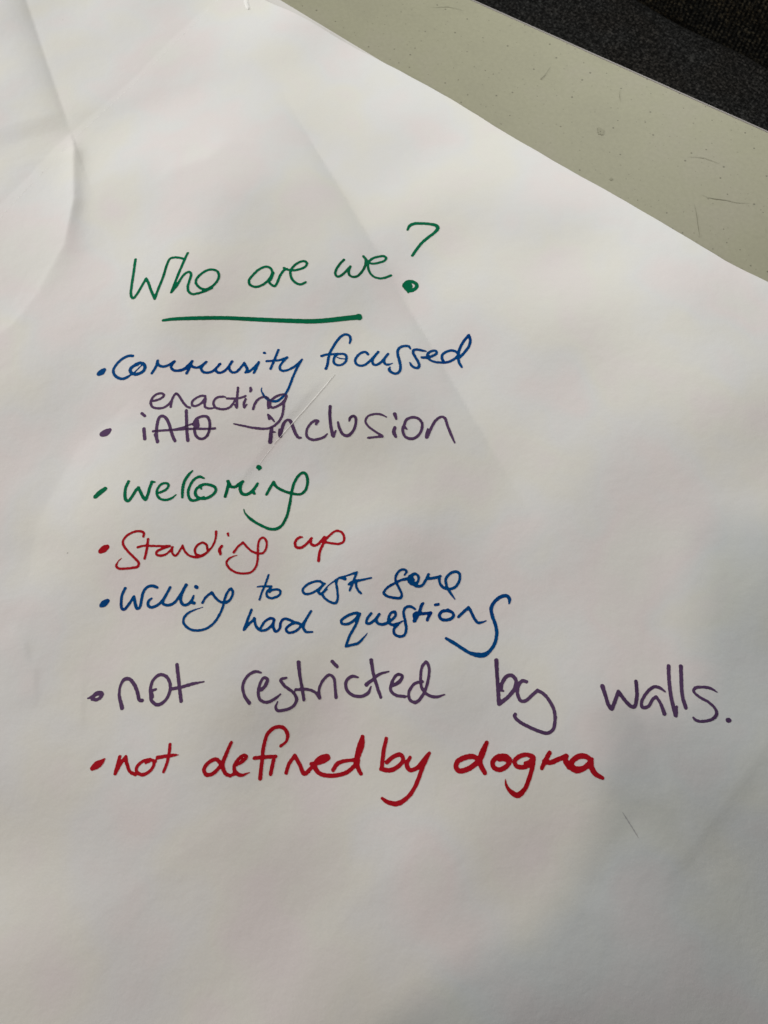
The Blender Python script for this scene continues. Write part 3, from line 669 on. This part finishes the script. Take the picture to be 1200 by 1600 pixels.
# ------------------------------------------------------------------ chair beyond the table
SZ = -0.27
G0 = pt(1040, -8, SZ+0.01); G1 = pt(1200, 74, SZ+0.01); GD = (G1-G0)/np.linalg.norm(G1-G0)
GN = np.array([-GD[1], GD[0]]); GN = GN if GN[1] > 0 else -GN
chair = empty('chair', (G0[0], G0[1], -0.74)); chair.rotation_euler = (0, 0, math.atan2(GD[1], GD[0]))
tag(chair, 'charcoal wool upholstered chair with a dark gap between seat and back, beyond the table', 'chair')
def cushion(name, x0, x1, y0, y1, z0, z1, bev, m, amp, seed):
    bm = bmesh.new(); box(bm, x0, x1, y0, y1, z0, z1)
    bmesh.ops.subdivide_edges(bm, edges=bm.edges[:], cuts=22, use_grid_fill=True)
    cx, cy, cz = (x0+x1)/2, (y0+y1)/2, (z0+z1)/2; hx, hy, hz = (x1-x0)/2, (y1-y0)/2, (z1-z0)/2
    for v_ in bm.verts:
        p = v_.co; q = Vector((max(-hx+bev, min(hx-bev, p.x-cx)), max(-hy+bev, min(hy-bev, p.y-cy)), max(-hz+bev, min(hz-bev, p.z-cz))))
        d = Vector((p.x-cx, p.y-cy, p.z-cz))-q
        if d.length > 0: d = d.normalized()*bev
        v_.co = Vector((cx, cy, cz))+q+d
        v_.co += Vector((0, 0, 1))*mnoise.noise(Vector((p.x*7, p.y*7, seed)))*amp
    return bmobj(name, bm, m, chair, True)
cushion('seat', -0.30, 0.30, -0.50, -0.004, 0.36, 0.74+SZ, 0.028, M_seat, 0.008, 1.3)
cushion('backrest', -0.30, 0.30, 0.030, 0.115, 0.36, 0.95, 0.030, M_back, 0.006, 4.1)
for sx in (-0.24, 0.24):
    for sy in (-0.44, 0.04):
        bm = bmesh.new(); bmesh.ops.create_cone(bm, cap_ends=True, segments=16, radius1=0.011, radius2=0.016, depth=0.37)
        for vtx in bm.verts: vtx.co += Vector((sx, sy, 0.185))
        bmobj('leg', bm, M_metal, chair, True)

me = bpy.data.meshes.new('floor'); me.from_pydata([(-4, -4, -0.74), (4, -4, -0.74), (4, 4, -0.74), (-4, 4, -0.74)], [], [(0, 1, 2, 3)]); me.update()
tag(link('floor', me, M_carpet), kind='structure')

# ------------------------------------------------------------------ the photographer, out of frame behind the camera; the shadow at lower right is theirs
M_skin, *_ = mat('skin', 0.5, (0.55, 0.36, 0.27), 0.3)
M_hair, *_ = mat('dark_hair', 0.6, (0.03, 0.02, 0.015), 0.3)
M_shirt, *_ = mat('navy_sweater', 0.9, (0.03, 0.04, 0.08), 0.1)
M_jeans, *_ = mat('dark_jeans', 0.9, (0.03, 0.04, 0.07), 0.1)
M_phone, *_ = mat('black_phone_glass', 0.25, (0.02, 0.02, 0.022), 0.5)
Fv = Vector((0, math.sin(PITCH), -math.cos(PITCH))); Uv = Vector((0, math.cos(PITCH), math.sin(PITCH))); Rv = Vector((1, 0, 0))
C0 = Vector(CAM)
def at(r, u, f): return C0+Rv*r+Uv*u+Fv*f
phone = empty('smartphone', at(0, 0, -0.006)); phone.rotation_euler = (PITCH, 0, 0)
tag(phone, 'black smartphone held above the paper, just out of frame', 'phone')
bm = bmesh.new(); box(bm, -0.014, 0.060, -0.132, 0.016, 0.0, 0.0078, 0.0035, 3); bmobj('phone_body', bm, M_phone, phone, True)
for dx, dy in ((0.0, -0.022), (0.022, -0.010)):
    bm = bmesh.new(); bmesh.ops.create_cone(bm, cap_ends=True, segments=24, radius1=0.007, radius2=0.007, depth=0.002)
    for vtx in bm.verts: vtx.co += Vector((dx, dy, -0.0008))
    bmobj('lens', bm, M_phone, phone, True)
def skin_obj(name, verts, edges, radii, m, parent, root=0, sub=2):
    me = bpy.data.meshes.new(name); me.from_pydata(verts, edges, []); me.update()
    o = link(name, me, m, parent)
    md = o.modifiers.new('skin', 'SKIN')
    me.skin_vertices  # layer made by the modifier
    for i, r in enumerate(radii):
        sv = me.skin_vertices[0].data[i]; sv.radius = (r, r) if not isinstance(r, tuple) else r
        sv.use_root = (i == root)
    o.modifiers.new('subsurf', 'SUBSURF').levels = sub; o.modifiers['subsurf'].render_levels = sub
    md.use_smooth_shade = True
    return o
person = empty('person', (0, -0.92, -0.74))
tag(person, 'person in a navy sweater leaning over the table and holding a phone, out of frame', 'person')
off = Vector(person.location)
vs = []; es = []; rr = []
def node(p, r, par=None):
    vs.append(tuple(Vector(p)-off)); rr.append(r)
    if par is not None: es.append((par, len(vs)-1))
    return len(vs)-1
pel = node((0, -0.86, 0.14), 0.13); wai = node((0, -0.76, 0.32), 0.115, pel); che = node((0.0, -0.46, 0.50), 0.11, wai)
nek = node((0.02, -0.42, 0.62), 0.055, che); hd1 = node((0.03, -0.40, 0.69), 0.06, nek); hd2 = node((0.03, -0.36, 0.76), 0.085, hd1); hd3 = node((0.03, -0.36, 0.83), 0.06, hd2)
GRIP = {}
for s, sh, el, wr, pc in ((1, (0.18, -0.52, 0.54), (0.26, -0.44, 0.30), at(0.085, -0.135, -0.03), at(0.062, -0.075, -0.004)),
                      (-1, (-0.12, -0.52, 0.52), (-0.140, -0.44, 0.30), at(-0.055, -0.160, -0.03), at(-0.028, -0.110, -0.004))):
    a = node(sh, 0.062, che); e = node(el, 0.045, a); w_ = node(wr, 0.026, e); p_ = node(pc, 0.024, w_)
    for k in range(4):
        base = Vector(pc)+Uv*(0.030-0.019*k)+Rv*(s*0.010)
        b0 = node(base, 0.010, p_); b1 = node(base+Rv*(s*0.004)+Fv*0.020, 0.0085, b0); ln = (0.020, 0.024, 0.023, 0.018)[k]
        node(base-Rv*(s*ln)+Fv*0.022, 0.0075, b1)
    t0 = node(Vector(pc)+Uv*0.022-Fv*0.014, 0.011, p_); t1 = node(Vector(pc)+Uv*0.040-Rv*(s*0.012)-Fv*0.016, 0.009, t0)
for s in (1, -1):
    h = node((s*0.11, -0.88, 0.08), 0.10, pel); k = node((s*0.13, -0.86, -0.30), 0.065, h); f = node((s*0.13, -0.92, -0.68), 0.042, k); node((s*0.14, -0.80, -0.71), 0.035, f)
skin_obj('body', vs, es, rr, M_skin, person)
def sub(name, pts, rads, m):
    v2 = [tuple(Vector(p)-off) for p in pts]; skin_obj(name, v2, [(i, i+1) for i in range(len(v2)-1)], rads, m, person)
sub('sweater', [(0, -0.86, 0.12), (0, -0.76, 0.32), (0.03, -0.42, 0.47), (0.03, -0.40, 0.56)], [0.15, 0.16, 0.19, 0.13], M_shirt)
sub('sleeve', [(0.0, -0.47, 0.52), (0.18, -0.52, 0.54), (0.26, -0.44, 0.30), tuple(at(0.09, -0.15, -0.035))], [0.07, 0.072, 0.054, 0.036], M_shirt)
sub('sleeve', [(0.0, -0.47, 0.52), (-0.12, -0.52, 0.52), (-0.140, -0.44, 0.30), tuple(at(-0.058, -0.172, -0.035))], [0.09, 0.085, 0.078, 0.044], M_shirt)
for s in (1, -1): sub('trouser_leg', [(s*0.08, -0.87, 0.10), (s*0.13, -0.86, -0.30), (s*0.13, -0.92, -0.64)], [0.115, 0.078, 0.056], M_jeans)
sub('hair', [(0.03, -0.43, 0.77), (0.03, -0.40, 0.84), (0.03, -0.35, 0.87)], [0.07, 0.09, 0.06], M_hair)
